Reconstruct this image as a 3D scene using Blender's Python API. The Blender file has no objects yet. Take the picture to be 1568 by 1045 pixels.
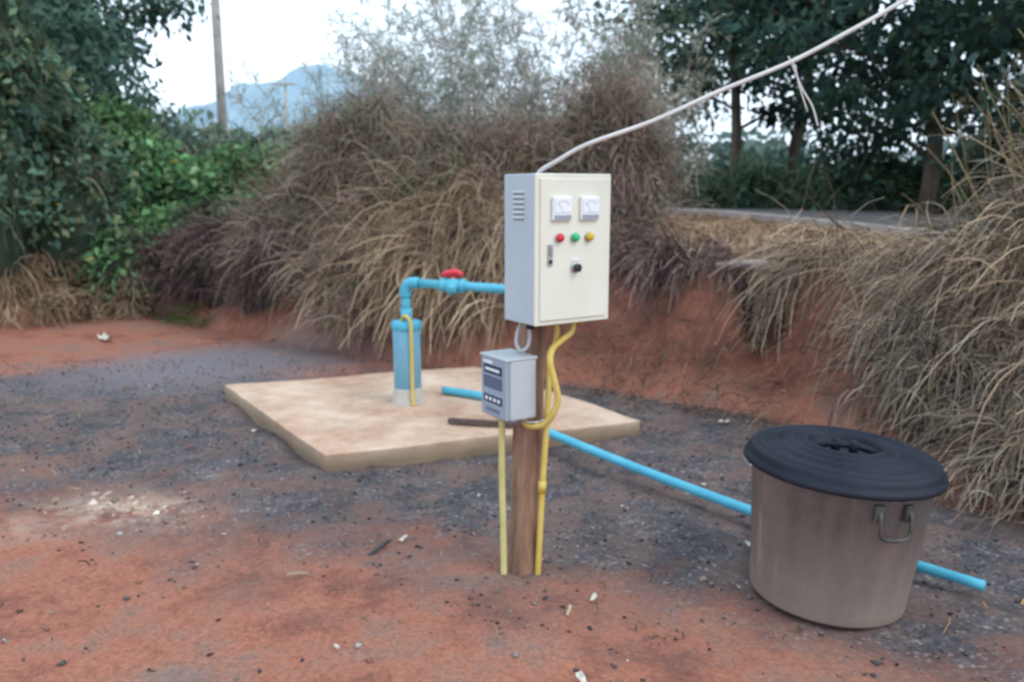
import bpy, bmesh, math
import numpy as np
from mathutils import Vector, Matrix
R = np.random.default_rng(7)
sc = bpy.context.scene
sc.view_settings.view_transform = 'Standard'
sc.view_settings.look = 'None'
sc.view_settings.exposure = 0

# ---------------------------------------------------------------- materials
def newmat(name):
    m = bpy.data.materials.new(name); m.use_nodes = True
    nt = m.node_tree
    return m, nt, nt.nodes['Principled BSDF']

def N(nt, t, **kw):
    n = nt.nodes.new(t)
    for k, v in kw.items():
        if k in n.inputs: n.inputs[k].default_value = v
        else: setattr(n, k, v)
    return n

def noisy(name, c1, c2, scale=8, rough=.7, bump=.2, bscale=60, metal=0, stretch=(1,1,1), detail=4, c3=None, spec=.5):
    m, nt, b = newmat(name)
    tc = N(nt, 'ShaderNodeTexCoord'); mp = N(nt, 'ShaderNodeMapping')
    mp.inputs['Scale'].default_value = stretch
    nt.links.new(tc.outputs['Object'], mp.inputs['Vector'])
    n1 = N(nt, 'ShaderNodeTexNoise', Scale=scale, Detail=detail, Roughness=.6)
    nt.links.new(mp.outputs[0], n1.inputs['Vector'])
    r = N(nt, 'ShaderNodeValToRGB')
    r.color_ramp.elements[0].position = .33; r.color_ramp.elements[1].position = .67
    r.color_ramp.elements[0].color = (*c1, 1); r.color_ramp.elements[1].color = (*c2, 1)
    if c3:
        e = r.color_ramp.elements.new(.5); e.color = (*c3, 1)
    nt.links.new(n1.outputs['Fac'], r.inputs[0]); nt.links.new(r.outputs[0], b.inputs['Base Color'])
    b.inputs['Roughness'].default_value = rough; b.inputs['Metallic'].default_value = metal
    b.inputs['Specular IOR Level'].default_value = spec
    if bump:
        n2 = N(nt, 'ShaderNodeTexNoise', Scale=bscale, Detail=3)
        nt.links.new(mp.outputs[0], n2.inputs['Vector'])
        bp = N(nt, 'ShaderNodeBump', Strength=bump, Distance=.01)
        nt.links.new(n2.outputs['Fac'], bp.inputs['Height']); nt.links.new(bp.outputs[0], b.inputs['Normal'])
    return m

def vcolmat(name, transl=.3):
    m, nt, b = newmat(name); nt.nodes.remove(b)
    a = N(nt, 'ShaderNodeAttribute'); a.attribute_name = 'Col'
    d = N(nt, 'ShaderNodeBsdfDiffuse'); nt.links.new(a.outputs['Color'], d.inputs['Color'])
    out = nt.nodes['Material Output'].inputs['Surface']
    if transl > 0:
        t = N(nt, 'ShaderNodeBsdfTranslucent'); nt.links.new(a.outputs['Color'], t.inputs['Color'])
        mx = N(nt, 'ShaderNodeMixShader'); mx.inputs[0].default_value = transl
        nt.links.new(d.outputs[0], mx.inputs[1]); nt.links.new(t.outputs[0], mx.inputs[2])
        nt.links.new(mx.outputs[0], out)
    else: nt.links.new(d.outputs[0], out)
    return m

M_leaf = vcolmat('leaf', .35)
M_straw = vcolmat('straw', 0)
M_stone = vcolmat('stone', 0)
M_bark = noisy('bark', (.07,.05,.04), (.16,.12,.09), 6, .9, .6, 40, stretch=(1,1,.2))
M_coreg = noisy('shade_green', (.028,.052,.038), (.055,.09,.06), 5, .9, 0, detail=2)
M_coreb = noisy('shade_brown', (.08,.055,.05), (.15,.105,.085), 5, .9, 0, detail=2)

# ---------------------------------------------------------------- terrain
BX = np.array([-60,-12,-6,-5,-4.2,-3.7,-2.1,-.8,.6,1.1,1.85,2.1,2.6,4,8,60.])
BY = np.array([6,8.5,9.7,10.5,10.4,9.7,8.2,7.4,6.6,6.2,5.5,4.6,3.75,3.0,2,0.])
RP = [(6.2,6.0),(5.2,7.6),(4.4,9.2),(3.7,10.6),(3.0,12.0),(2.0,14.0),(.5,17),(-2,21),(-8,30)]
RZ = [1.04,1.07,1.11,1.19,1.25,1.28,1.30,1.31,1.31]
def bank_base(x): return np.interp(x, BX, BY)
def wob(x, y, s=1., ph=0.):
    return (np.sin(1.7*s*x+2.3*s*y+ph)+np.sin(3.1*s*x-1.9*s*y+1.3+ph)*.6+np.sin(-2.2*s*x+4.3*s*y+.7+ph)*.4
            +np.sin(6.3*s*x+5.1*s*y+2.1+ph)*.25)/2.25
def bank_t(x, y):
    b = bank_base(x)
    sl = (bank_base(x+.15)-bank_base(x-.15))/.3
    d = (y-b)/np.sqrt(1+sl*sl)
    return d + .13*wob(x, y, 1.6)
def sstep(t):
    t = np.clip(t, 0, 1); return t*t*(3-2*t)
def slabdist(x, y):
    u = np.abs((x+.68)*.937+(y-5.57)*.349)-1.0
    w = np.abs(-(x+.68)*.454+(y-5.57)*.93)-.97
    return np.maximum(u, w)
def H(x, y):
    x = np.asarray(x, float); y = np.asarray(y, float)
    d = bank_t(x, y)
    hb = np.interp(x, [-14,-6,-4,-2,0,20], [.5,.6,.8,1.0,1.0,.98])
    h = hb*sstep((d+.05)/.78)
    h = h + .045*wob(x,y,3.3,1)*sstep(d/.3)*(1-sstep((d-1)/.5)*.6) + .02*wob(x,y,9,1)*sstep(d/.2)*(1-sstep((d-.8)/.4))
    h = h + .004*np.clip(d-1, 0, 12)
    # shoulder rising to the road
    s = (x-3.6)*.895+(y-10.8)*.447
    zr = np.interp(y, [p[1] for p in RP], RZ)
    hr = zr-.045+.12*np.minimum(s,0)-.25*np.clip(s-.05,0,.4)
    wr = sstep((d-.9)/.8)*sstep((y-5)/1.5)*(x>-3)
    h = np.where(hr>h, h+(hr-h)*wr, h)
    near = np.exp(-((x)**2+(y-4)**2)/60)
    h = h + near*(.012*wob(x, y, 2.2) + .007*wob(x, y, 7, 2) + .022*wob(x,y,.7,4))
    sd_ = slabdist(x, y)
    h = h + .05*np.exp(-np.clip(sd_,0,9)**2/.10)*np.clip(.6+.9*wob(x,y,2.1,5),0,1.1)*(sd_>-.3)
    return h

n = 520
a = np.linspace(-1, 1, n)
gx = .2+2.0*np.sinh(6*a); gy = 4.8+2.0*np.sinh(6*a)
GX, GY = np.meshgrid(gx, gy)
GZ = H(GX, GY)
me = bpy.data.meshes.new('ground')
v = np.stack([GX, GY, GZ], -1).reshape(-1, 3)
ii = np.arange(n*n).reshape(n, n)
f = np.stack([ii[:-1,:-1], ii[:-1,1:], ii[1:,1:], ii[1:,:-1]], -1).reshape(-1, 4)
def fillmesh(me, v, f, col=None):
    me.vertices.add(len(v)); me.vertices.foreach_set('co', np.ascontiguousarray(v, dtype=np.float32).ravel())
    k = f.shape[1]
    me.loops.add(f.size); me.loops.foreach_set('vertex_index', np.ascontiguousarray(f, dtype=np.int32).ravel())
    me.polygons.add(len(f)); me.polygons.foreach_set('loop_start', np.arange(0, f.size, k, dtype=np.int32))
    me.update(calc_edges=True); me.validate()
    if col is not None:
        ca = me.color_attributes.new('Col', 'FLOAT_COLOR', 'POINT')
        c4 = np.ones((len(v), 4), np.float32); c4[:, :col.shape[1]] = col
        ca.data.foreach_set('color', c4.ravel())
x, y = v[:,0], v[:,1]
grav = sstep((y-(3.0-.45*x)+.35*wob(x,y,1.3,1)+.2*wob(x,y,3.7,2))/1.7+.5)
grav *= 1-sstep((y-6.4+.3*wob(x,y,1.1)+.25*wob(x,y,3))/1.2)*np.where(x<-1,.9,.45)
d = bank_t(x, y)
grav *= 1-sstep(d/.35+.7)
wet = np.exp(-(((x+2.75)/1.3)**2+((y-7.4-.25*(x+2.7))/1.0)**2)**1.5)
veg = sstep((d-.85)/.4)
dust = np.exp(-(((x+1.9+.3*(y-3.85))/.36)**2+((y-3.86)/.17)**2))+.5*np.exp(-(((x+2.45)/.35)**2+((y-3.6)/.15)**2))
fillmesh(me, v, f, np.stack([grav, wet, veg, np.clip(dust,0,1)], -1))
me.polygons.foreach_set('use_smooth', np.ones(len(f), bool))
ground = bpy.data.objects.new('ground', me); sc.collection.objects.link(ground)

m, nt, b = newmat('soil_and_gravel')
L = nt.links.new
at = N(nt, 'ShaderNodeAttribute'); at.attribute_name = 'Col'
sep = N(nt, 'ShaderNodeSeparateColor'); L(at.outputs['Color'], sep.inputs[0])
tc = N(nt, 'ShaderNodeTexCoord')
def noise(s, dt=6, ro=.6):
    q = N(nt, 'ShaderNodeTexNoise', Scale=s, Detail=dt, Roughness=ro); L(tc.outputs['Object'], q.inputs['Vector']); return q
def ramp(src, stops):
    r = N(nt, 'ShaderNodeValToRGB'); cr = r.color_ramp
    cr.elements[0].position = stops[0][0]; cr.elements[0].color = (*stops[0][1], 1)
    cr.elements[1].position = stops[-1][0]; cr.elements[1].color = (*stops[-1][1], 1)
    for p, c in stops[1:-1]:
        e = cr.elements.new(p); e.color = (*c, 1)
    L(src, r.inputs[0]); return r
def mix(fac, A, B, mode='MIX'):
    q = N(nt, 'ShaderNodeMix'); q.data_type = 'RGBA'; q.blend_type = mode
    for s, i in ((fac, 0), (A, 6), (B, 7)):
        if isinstance(s, (float, int)): q.inputs[i].default_value = s
        elif isinstance(s, tuple): q.inputs[i].default_value = (*s, 1)
        else: L(s, q.inputs[i])
    return q.outputs[2]
nA = noise(1.5, 8, .74); nB = noise(4.0, 7, .76)
red = ramp(nA.outputs['Fac'], [(.3,(.13,.06,.046)),(.41,(.25,.10,.068)),(.49,(.36,.145,.092)),(.56,(.32,.155,.11)),(.64,(.23,.155,.13)),(.72,(.19,.15,.14))])
fine = ramp(noise(55, 4, .7).outputs['Fac'], [(.3,(.66,.66,.66)),(.7,(1.28,1.28,1.28))])
redc = mix(1.0, red.outputs[0], fine.outputs[0], 'MULTIPLY')
vo = N(nt, 'ShaderNodeTexVoronoi', Scale=75.); L(tc.outputs['Object'], vo.inputs['Vector'])
sepv = N(nt, 'ShaderNodeSeparateColor'); L(vo.outputs['Color'], sepv.inputs[0])
gr = ramp(sepv.outputs[0], [(0,(.055,.055,.063)),(.6,(.088,.084,.09)),(.92,(.13,.122,.124)),(1,(.26,.245,.24))])
big = ramp(nB.outputs['Fac'], [(.32,(.55,.55,.60)),(.5,(.95,.93,.94)),(.66,(1.7,1.5,1.42))])
grc = mix(1.0, gr.outputs[0], big.outputs[0], 'MULTIPLY')
pat = ramp(noise(2.1, 7, .78).outputs['Fac'], [(.45,(0,0,0)),(.55,(.55,.55,.55)),(.7,(.9,.9,.9))])
grc = mix(pat.outputs[0], grc, (.19,.12,.098))
ad = N(nt, 'ShaderNodeMath', operation='ADD'); L(sep.outputs[0], ad.inputs[0]); L(nB.outputs['Fac'], ad.inputs[1])
ed = N(nt, 'ShaderNodeMapRange'); ed.inputs[1].default_value = .70; ed.inputs[2].default_value = 1.38; L(ad.outputs[0], ed.inputs[0])
col = mix(ed.outputs[0], redc, grc)
wt = N(nt, 'ShaderNodeMath', operation='MULTIPLY'); L(sep.outputs[1], wt.inputs[0]); wt.inputs[1].default_value = .95
col = mix(wt.outputs[0], col, (.185,.175,.195))
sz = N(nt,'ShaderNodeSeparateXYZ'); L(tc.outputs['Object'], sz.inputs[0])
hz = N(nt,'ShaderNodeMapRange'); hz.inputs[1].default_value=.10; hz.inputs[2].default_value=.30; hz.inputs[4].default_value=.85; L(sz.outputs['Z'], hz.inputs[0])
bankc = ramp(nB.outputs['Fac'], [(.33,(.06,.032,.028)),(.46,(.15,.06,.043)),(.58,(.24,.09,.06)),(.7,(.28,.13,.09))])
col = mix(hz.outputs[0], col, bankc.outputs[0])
gv = ramp(nB.outputs['Fac'], [(.35,(.20,.13,.085)),(.65,(.13,.11,.065))])
col = mix(sep.outputs[2], col, gv.outputs[0])
dn = ramp(noise(7, 6, .75).outputs['Fac'], [(.42,(0,0,0)),(.58,(.9,.9,.9))])
dm = N(nt, 'ShaderNodeMath', operation='MULTIPLY'); L(at.outputs['Alpha'], dm.inputs[0]); L(dn.outputs[0], dm.inputs[1])
col = mix(dm.outputs[0], col, (.52,.41,.32))
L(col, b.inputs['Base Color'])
b.inputs['Roughness'].default_value = .85; b.inputs['Specular IOR Level'].default_value = .25
bp2 = N(nt, 'ShaderNodeBump', Strength=.5, Distance=.035); L(noise(9, 8, .8).outputs['Fac'], bp2.inputs['Height'])
L(bp2.outputs[0], b.inputs['Normal'])
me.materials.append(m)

# ---------------------------------------------------------------- mesh helpers
def link(o, parent=None):
    sc.collection.objects.link(o)
    if parent is not None: o.parent = parent
    return o
def empty(name, mat=None):
    e = bpy.data.objects.new(name, None); sc.collection.objects.link(e); e.empty_display_size = .1
    if mat is not None: e.matrix_world = mat
    return e
def frombm(name, bm, mat, parent=None, smooth=False):
    me = bpy.data.meshes.new(name); bm.normal_update(); bm.to_mesh(me); bm.free(); me.materials.append(mat)
    if smooth: me.polygons.foreach_set('use_smooth', np.ones(len(me.polygons), bool))
    return link(bpy.data.objects.new(name, me), parent)
def boxp(name, lo, hi, mat, parent=None, bev=.003, seg=2, rot=None):
    bm = bmesh.new(); bmesh.ops.create_cube(bm, size=1)
    lo = Vector(lo); hi = Vector(hi); s = hi-lo; c = (hi+lo)/2
    for q in bm.verts: q.co = Vector((q.co.x*s.x, q.co.y*s.y, q.co.z*s.z))
    if bev: bmesh.ops.bevel(bm, geom=bm.edges[:], offset=bev, segments=seg, affect='EDGES', profile=.5)
    if rot is not None: bmesh.ops.transform(bm, matrix=rot, verts=bm.verts)
    for q in bm.verts: q.co += c
    return frombm(name, bm, mat, parent)
def lathe(name, prof, mat, parent=None, seg=72, loc=(0,0,0), mtx=None):
    bm = bmesh.new(); rings = []
    for r, z in prof:
        rings.append([bm.verts.new((r*math.cos(2*math.pi*i/seg), r*math.sin(2*math.pi*i/seg), z)) for i in range(seg)])
    for A, B in zip(rings[:-1], rings[1:]):
        for i in range(seg):
            bm.faces.new((A[i], A[(i+1)%seg], B[(i+1)%seg], B[i]))
    bm.faces.new(rings[-1]); bm.faces.new(rings[0][::-1])
    if mtx is not None: bmesh.ops.transform(bm, matrix=mtx, verts=bm.verts)
    for q in bm.verts: q.co += Vector(loc)
    return frombm(name, bm, mat, parent, True)
def catmull(P, sub=8):
    P = [Vector(p) for p in P]; P = [2*P[0]-P[1]]+P+[2*P[-1]-P[-2]]
    out = []
    for i in range(1, len(P)-2):
        for s in range(sub):
            t = s/sub
            out.append(.5*((2*P[i])+(P[i+1]-P[i-1])*t+(2*P[i-1]-5*P[i]+4*P[i+1]-P[i+2])*t*t+(3*P[i]-P[i-1]-3*P[i+1]+P[i+2])*t**3))
    out.append(P[-2]); return out
def tube(name, pts, r, mat, parent=None, seg=14, smooth_path=True, sub=8):
    pts = catmull(pts, sub) if smooth_path else [Vector(p) for p in pts]
    rs = np.interp(np.linspace(0,1,len(pts)), np.linspace(0,1,len(r)), r) if hasattr(r,'__len__') else [r]*len(pts)
    bm = bmesh.new(); rings = []; up = None
    for i, p in enumerate(pts):
        t = (pts[min(i+1,len(pts)-1)]-pts[max(i-1,0)]).normalized()
        if up is None: up = t.orthogonal().normalized()
        up = (up-t*up.dot(t)).normalized(); s = t.cross(up)
        rings.append([bm.verts.new(p+(up*math.cos(2*math.pi*k/seg)+s*math.sin(2*math.pi*k/seg))*rs[i]) for k in range(seg)])
    for A, B in zip(rings[:-1], rings[1:]):
        for k in range(seg): bm.faces.new((A[k], A[(k+1)%seg], B[(k+1)%seg], B[k]))
    bm.faces.new(rings[0][::-1]); bm.faces.new(rings[-1])
    return frombm(name, bm, mat, parent, True)

def unit(v): return v/np.maximum(np.linalg.norm(v, axis=-1, keepdims=True), 1e-9)
def strips(name, P, W, C, mat, parent=None):
    Nn, K, _ = P.shape
    T = unit(P[:, -1]-P[:, 0]); S = unit(np.cross(T, R.normal(size=(Nn, 3))))
    V = np.stack([P-S[:,None]*W[...,None]/2, P+S[:,None]*W[...,None]/2], 2).reshape(-1, 3)
    base = (np.arange(Nn)*K*2)[:,None]+(np.arange(K-1)*2)[None]
    F = np.stack([base, base+1, base+3, base+2], -1).reshape(-1, 4)
    if C.ndim == 2: C = np.repeat(C[:,None], K, 1)
    col = np.repeat(C[:,:,None], 2, 2).reshape(-1, 3)
    me = bpy.data.meshes.new(name); fillmesh(me, V, F, np.clip(col, 0.004, .9)); me.materials.append(mat)
    return link(bpy.data.objects.new(name, me), parent)
def grow(B, D, Ln, droop, K=6, wig=.12, ground_clip=True):
    P = [B]; D = unit(D); dr = np.broadcast_to(np.asarray(droop, float), (len(B),))
    for k in range(K-1):
        p = P[-1]+D*(Ln/(K-1))[:,None]
        if ground_clip: p[:,2] = np.maximum(p[:,2], H(p[:,0], p[:,1])+.012+.02*R.random(len(p)))
        P.append(p)
        D = unit(D+np.array([0,0,-1])*dr[:,None]+R.normal(size=D.shape)*wig)
    return np.stack(P, 1)
def palette(Nn, cols, jit=.18):
    cols = np.array(cols); c = cols[R.integers(0, len(cols), Nn)]
    return c*(1+jit*R.normal(size=(Nn,1)))
def sample_lumps(lumps, Nn, shell=.12, front=True):
    Lp = np.array(lumps, float); w = (Lp[:,3]*Lp[:,5]+Lp[:,3]*Lp[:,4]); w /= w.sum()
    k = R.choice(len(Lp), Nn, p=w); d = unit(R.normal(size=(Nn,3)))
    if front:
        fl = (d[:,1] > .25) & (R.random(Nn) < .75); d[fl,1] *= -1
    fl = (d[:,2] < -.3); d[fl,2] *= -1
    r = 1-np.abs(R.normal(size=Nn))*shell
    r *= 1+.13*wob(d[:,0]*3+k, d[:,2]*3+d[:,1]*2, 1.)+.09*wob(d[:,0]*8+k, d[:,2]*8, 1.)
    c = Lp[k,:3]; rad = Lp[k,3:]
    return c+d*rad*r[:,None], unit(d/rad), r, k
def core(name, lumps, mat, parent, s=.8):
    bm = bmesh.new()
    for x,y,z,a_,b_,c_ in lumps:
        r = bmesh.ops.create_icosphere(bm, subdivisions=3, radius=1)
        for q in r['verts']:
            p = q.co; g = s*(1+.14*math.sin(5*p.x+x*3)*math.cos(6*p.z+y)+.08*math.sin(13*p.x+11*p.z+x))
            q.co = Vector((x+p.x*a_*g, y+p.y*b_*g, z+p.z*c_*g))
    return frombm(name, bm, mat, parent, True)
def leafcloud(name, lumps, Nn, size, cols, parent=None, shell=.14, clump=1.6, front=True, light=.5):
    P0, nrm, r, k = sample_lumps(lumps, Nn, shell, front)
    P0 = P0+R.normal(size=P0.shape)*size*.7
    P0[:,2] = np.maximum(P0[:,2], H(P0[:,0],P0[:,1])+.02)
    D = unit(nrm*.6+R.normal(size=(Nn,3))*.8+np.array([0,0,-.35]))
    Ls = size*(.55+.8*R.random(Nn))
    P = np.stack([P0, P0+D*(Ls*.5)[:,None], P0+D*Ls[:,None]+np.array([0,0,-1])*(Ls*.15)[:,None]], 1)
    W = np.stack([Ls*.12, Ls*.6, Ls*.06], 1)
    C = palette(Nn, cols)
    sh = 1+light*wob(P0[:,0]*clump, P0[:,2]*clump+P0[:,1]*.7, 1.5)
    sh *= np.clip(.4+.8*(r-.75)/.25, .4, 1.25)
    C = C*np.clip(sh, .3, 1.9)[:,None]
    return strips(name, P, W, C, M_leaf, parent)
def stemcloud(name, lumps, Nn, length, width, cols, parent, droop=.5, up=.5, shell=.15, K=5, front=True, topcol=None, jit=.2, side=0., tuft=16, spread=.06, light=.35, foff=0.):
    T = max(Nn//tuft, 1)
    Pt, nt_, rt, k = sample_lumps(lumps, T, shell, front)
    Dt = nt_*.7+np.array([side,0,up])+R.normal(size=(T,3))*.55
    Lt = length*(.45+1.0*R.random(T)); drt = droop*(.4+1.2*R.random(T))
    Ct = palette(T, cols, jit)
    if topcol is not None:
        Lp = np.array(lumps); zm = Lp[:,2].min(); zM = (Lp[:,2]+Lp[:,5]).max()
        f = np.clip((Pt[:,2]-zm)/(zM-zm)+foff+.25*R.normal(size=T), 0, 1)[:,None]
        Ct = Ct*(1-f)+palette(T, topcol, jit)*f
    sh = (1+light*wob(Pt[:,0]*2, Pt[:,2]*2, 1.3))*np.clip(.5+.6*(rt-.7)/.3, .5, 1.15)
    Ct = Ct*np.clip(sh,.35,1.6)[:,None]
    i = R.integers(0, T, Nn)
    P0 = Pt[i]-nt_[i]*length*.25+R.normal(size=(Nn,3))*spread
    P0[:,2] = np.maximum(P0[:,2], H(P0[:,0],P0[:,1])+.02)
    D = Dt[i]+R.normal(size=(Nn,3))*.32
    P = grow(P0, D, Lt[i]*(.5+.7*R.random(Nn)), drt[i], K)
    tp = np.linspace(0,1,K)
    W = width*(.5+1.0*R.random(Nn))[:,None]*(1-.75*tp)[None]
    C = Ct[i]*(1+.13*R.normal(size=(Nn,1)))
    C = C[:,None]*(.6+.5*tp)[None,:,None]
    return strips(name, P, W, C, M_straw, parent)

# ---------------------------------------------------------------- control cabinet on its post
th = math.radians(33)
e1 = Vector((math.cos(th), math.sin(th), 0)); e2 = Vector((-math.sin(th), math.cos(th), 0))
def frame(o):
    return Matrix.Translation(Vector(o)) @ Matrix.Rotation(th, 4, 'Z')
M_cream = noisy('cream_paint', (.68,.68,.575), (.76,.76,.655), 3, .45, .03, 30)
M_body = noisy('cream_in_blue_shade', (.42,.51,.57), (.48,.56,.61), 4, .5, .04, 30)  # cabinet body: bluish shade of its side put into the paint colour
M_dark = noisy('dark_slot', (.03,.03,.035), (.05,.05,.055), 10, .6, 0)
M_white = noisy('white_plastic', (.75,.78,.82), (.82,.84,.86), 8, .35, 0)
M_black = noisy('black_plastic', (.015,.016,.02), (.03,.03,.035), 12, .4, .05)
def plain(name, c, rough=.4): return noisy(name, tuple(k*.9 for k in c), c, 6, rough, 0, detail=2)
M_red = plain('red_plastic', (.65,.03,.05)); M_green = plain('green_plastic', (.02,.5,.2)); M_amber = plain('amber_plastic', (.65,.45,.03))
M_steel = noisy('steel', (.4,.4,.42), (.6,.6,.62), 20, .35, .05, metal=.8)

cab = empty('electrical_control_box', frame((.087,3.05,1.056)))
Wd, Dp, Ht = .35, .215, .562
boxp('cabinet_body', (0,.012,0), (Wd,Dp,Ht), M_body, cab, .004)
boxp('door_rim', (-.002,0,-.001), (Wd+.002,.0115,Ht+.001), M_cream, cab, .004)
boxp('door_panel', (.017,-.006,.017), (Wd-.017,-.0005,Ht-.017), M_cream, cab, .003)
for i, sx in enumerate((.108,.238)):
    boxp(f'meter_frame_{i+1}', (sx-.044,-.020,.391), (sx+.044,-.007,.479), M_white, cab, .004)
    boxp(f'meter_lower_band_{i+1}', (sx-.038,-.0235,.397), (sx+.038,-.0205,.412), plain(f'meter_band_{i}', (.3,.34,.4)), cab, .001)
    boxp(f'meter_dial_{i+1}', (sx-.037,-.0225,.42), (sx+.037,-.0205,.473), plain(f'dial_{i}', (.8,.83,.88)), cab, .001)
    tube(f'meter_needle_{i+1}', [(sx,-.0245,.422),(sx-.022,-.0245,.455)], .0004, M_black, cab, 6, False)
    tube(f'meter_scale_{i+1}', [(sx-.028,-.024,.452),(sx,-.024,.464),(sx+.028,-.024,.452)], .0004, M_black, cab, 6)
rx = Matrix.Rotation(math.radians(90), 4, 'X')
for nm, sx, mt in (('red_lamp',.100,M_red),('green_lamp',.172,M_green),('amber_lamp',.240,M_amber)):
    lathe(nm+'_bezel', [(.019,0),(.019,.005),(.015,.007)], M_steel, cab, 32, (sx,-.006,.328), rx)
    lathe(nm, [(.0165,.004),(.0165,.014),(.013,.020),(.007,.023)], mt, cab, 32, (sx,-.006,.328), rx)
boxp('lock_plate', (.048,-.012,.225), (.070,-.0065,.305), M_steel, cab, .002)
boxp('lock_handle', (.053,-.020,.262), (.065,-.0125,.299), plain('lock_grey',(.3,.3,.32)), cab, .002)
lathe('lock_cylinder', [(.008,0),(.008,.004)], M_dark, cab, 20, (.059,-.012,.24), rx)
lathe('selector_bezel', [(.021,0),(.021,.005),(.017,.008)], M_steel, cab, 32, (.178,-.006,.213), rx)
lathe('selector_knob', [(.015,.0),(.015,.018),(.012,.022)], M_black, cab, 32, (.178,-.012,.213), rx)
boxp('selector_grip', (.174,-.040,.199), (.182,-.030,.227), M_black, cab, .002)
boxp('selector_label', (.160,-.0085,.238), (.196,-.0065,.248), M_white, cab, .0005)
for i in range(6):
    z = .495-i*.019
    boxp(f'vent_louver_{i+1}', (-.006,.075,z-.004), (.001,.150,z+.004), plain(f'louver_{i}',(.62,.68,.70)), cab, .002)
    boxp(f'vent_slot_{i+1}', (-.0015,.077,z-.009), (.001,.148,z-.0045), plain(f'slot_{i}',(.18,.2,.22)), cab, .0004)
boxp('bracket_top', (.07,Dp-.002,.42), (.28,Dp+.012,.45), M_steel, cab, .002)
boxp('bracket_bottom', (.07,Dp-.002,.10), (.28,Dp+.012,.13), M_steel, cab, .002)
for i, sx in enumerate((.06,.30)):
    lathe(f'cable_gland_{i+1}', [(.018,-.03),(.018,-.012),(.024,-.012),(.024,.001)], plain(f'gland_{i}', (.6,.45,.06)) if i else M_black, cab, 20, (sx,.12,0))

bm = bmesh.new(); secs = []
for i in range(25):
    t = i/24; z = -.15+t*1.72; c = Vector((.045+.055*(z/1.5), 3.205+.15*(z/1.5), z))
    hw = .046*(1+.05*math.sin(7*t)+.03*math.sin(19*t))
    ring = []
    for sx, sy in ((-1,-.85),(-.85,-1),(.85,-1),(1,-.85),(1,.85),(.85,1),(-.85,1),(-1,.85)):
        ring.append(bm.verts.new(c+e1*sx*hw+e2*sy*hw+Vector((R.normal()*.001,R.normal()*.001,0))))
    secs.append(ring)
for A,B in zip(secs[:-1],secs[1:]):
    for k in range(8): bm.faces.new((A[k],A[(k+1)%8],B[(k+1)%8],B[k]))
bm.faces.new(secs[0][::-1]); bm.faces.new(secs[-1])
M_wood = noisy('weathered_wood', (.15,.08,.055), (.38,.24,.16), 5, .8, .5, 25, stretch=(3,3,.6), c3=(.27,.155,.10))
frombm('wooden_post', bm, M_wood)

mb = empty('pump_starter_box', frame((-.017,3.098,.668)))
M_lg = noisy('pale_grey_plastic', (.42,.47,.50), (.5,.55,.57), 5, .45, .02)
M_lb = noisy('blue_grey_plastic', (.28,.35,.43), (.33,.40,.48), 5, .45, .02)
boxp('housing', (.012,0,.0), (.138,.19,.245), M_lg, mb, .012, 3)
boxp('front_cover', (-.006,.002,.004), (.0115,.188,.243), M_lb, mb, .008, 3)
boxp('top_hood', (-.010,-.003,.240), (.140,.192,.252), M_lg, mb, .004)
M_navy = plain('navy_label', (.03,.05,.12))
boxp('label_top', (-.0085,.030,.178), (-.0065,.165,.214), M_navy, mb, .0005)
boxp('label_top_text', (-.0100,.045,.190), (-.0088,.150,.201), M_white, mb, .0004)
boxp('label_middle', (-.0085,.030,.120), (-.0065,.165,.168), plain('label_grey',(.10,.14,.22)), mb, .0005)
boxp('label_lower', (-.0085,.030,.060), (-.0065,.165,.092), M_navy, mb, .0005)
for i in range(4):
    boxp(f'label_lower_text_{i+1}', (-.0100,.042+i*.03,.069), (-.0088,.060+i*.03,.083), M_white, mb, .0004)
boxp('label_white', (-.0085,.100,.217), (-.0065,.165,.230), M_white, mb, .0005)
boxp('brand_strip', (-.0085,.05,.025), (-.0065,.15,.040), plain('strip_grey',(.16,.2,.27)), mb, .0005)
for i, sy in enumerate((.05,.13)):
    lathe(f'bottom_gland_{i+1}', [(.013,-.022),(.013,0),(.017,0),(.017,.012)], M_lb, mb, 20, (.07,sy,0))

M_yel = noisy('yellow_conduit', (.58,.40,.07), (.70,.53,.16), 10, .5, .03)
M_pyel = noisy('faded_yellow_conduit', (.48,.45,.16), (.62,.54,.25), 10, .55, .03)
yc = empty('yellow_electrical_conduit')
def ribbed(name, pts, r, mat, parent):
    p = catmull(pts, 40); rs = [r*(1+.09*(i%2)) for i in range(len(p))]
    return tube(name, p, rs, mat, parent, 12, False)
ribbed('flexible_loop', [(.245,3.24,1.06),(.235,3.22,1.01),(.19,3.19,.975),(.155,3.16,.945),(.148,3.13,.90),(.165,3.12,.83),(.178,3.12,.76),(.160,3.12,.70),(.125,3.13,.655),(.085,3.15,.64),(.055,3.17,.645),(.045,3.185,.67)], .0125, M_yel, yc)
ribbed('upper_stub', [(.175,3.22,1.06),(.178,3.22,1.0),(.168,3.22,.95),(.150,3.225,.9)], .011, M_yel, yc)
tube('straight_pipe_right', [(.150,3.225,.92),(.143,3.215,.7),(.125,3.19,.4),(.103,3.165,-.05)], .0125, M_yel, yc, 14)
tube('pipe_coupler', [(.1235,3.193,.40),(.1205,3.19,.35)], .017, M_yel, yc, 14, False)
tube('straight_pipe_left', [(-.040,3.215,.67),(-.041,3.205,.45),(-.036,3.19,.2),(-.032,3.17,-.05)], .0135, M_pyel, yc, 14)
tube('pipe_strap_upper', [(.02,3.18,.655),(.09,3.14,.66),(.16,3.2,.665)], .004, M_steel, yc, 8)
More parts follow.
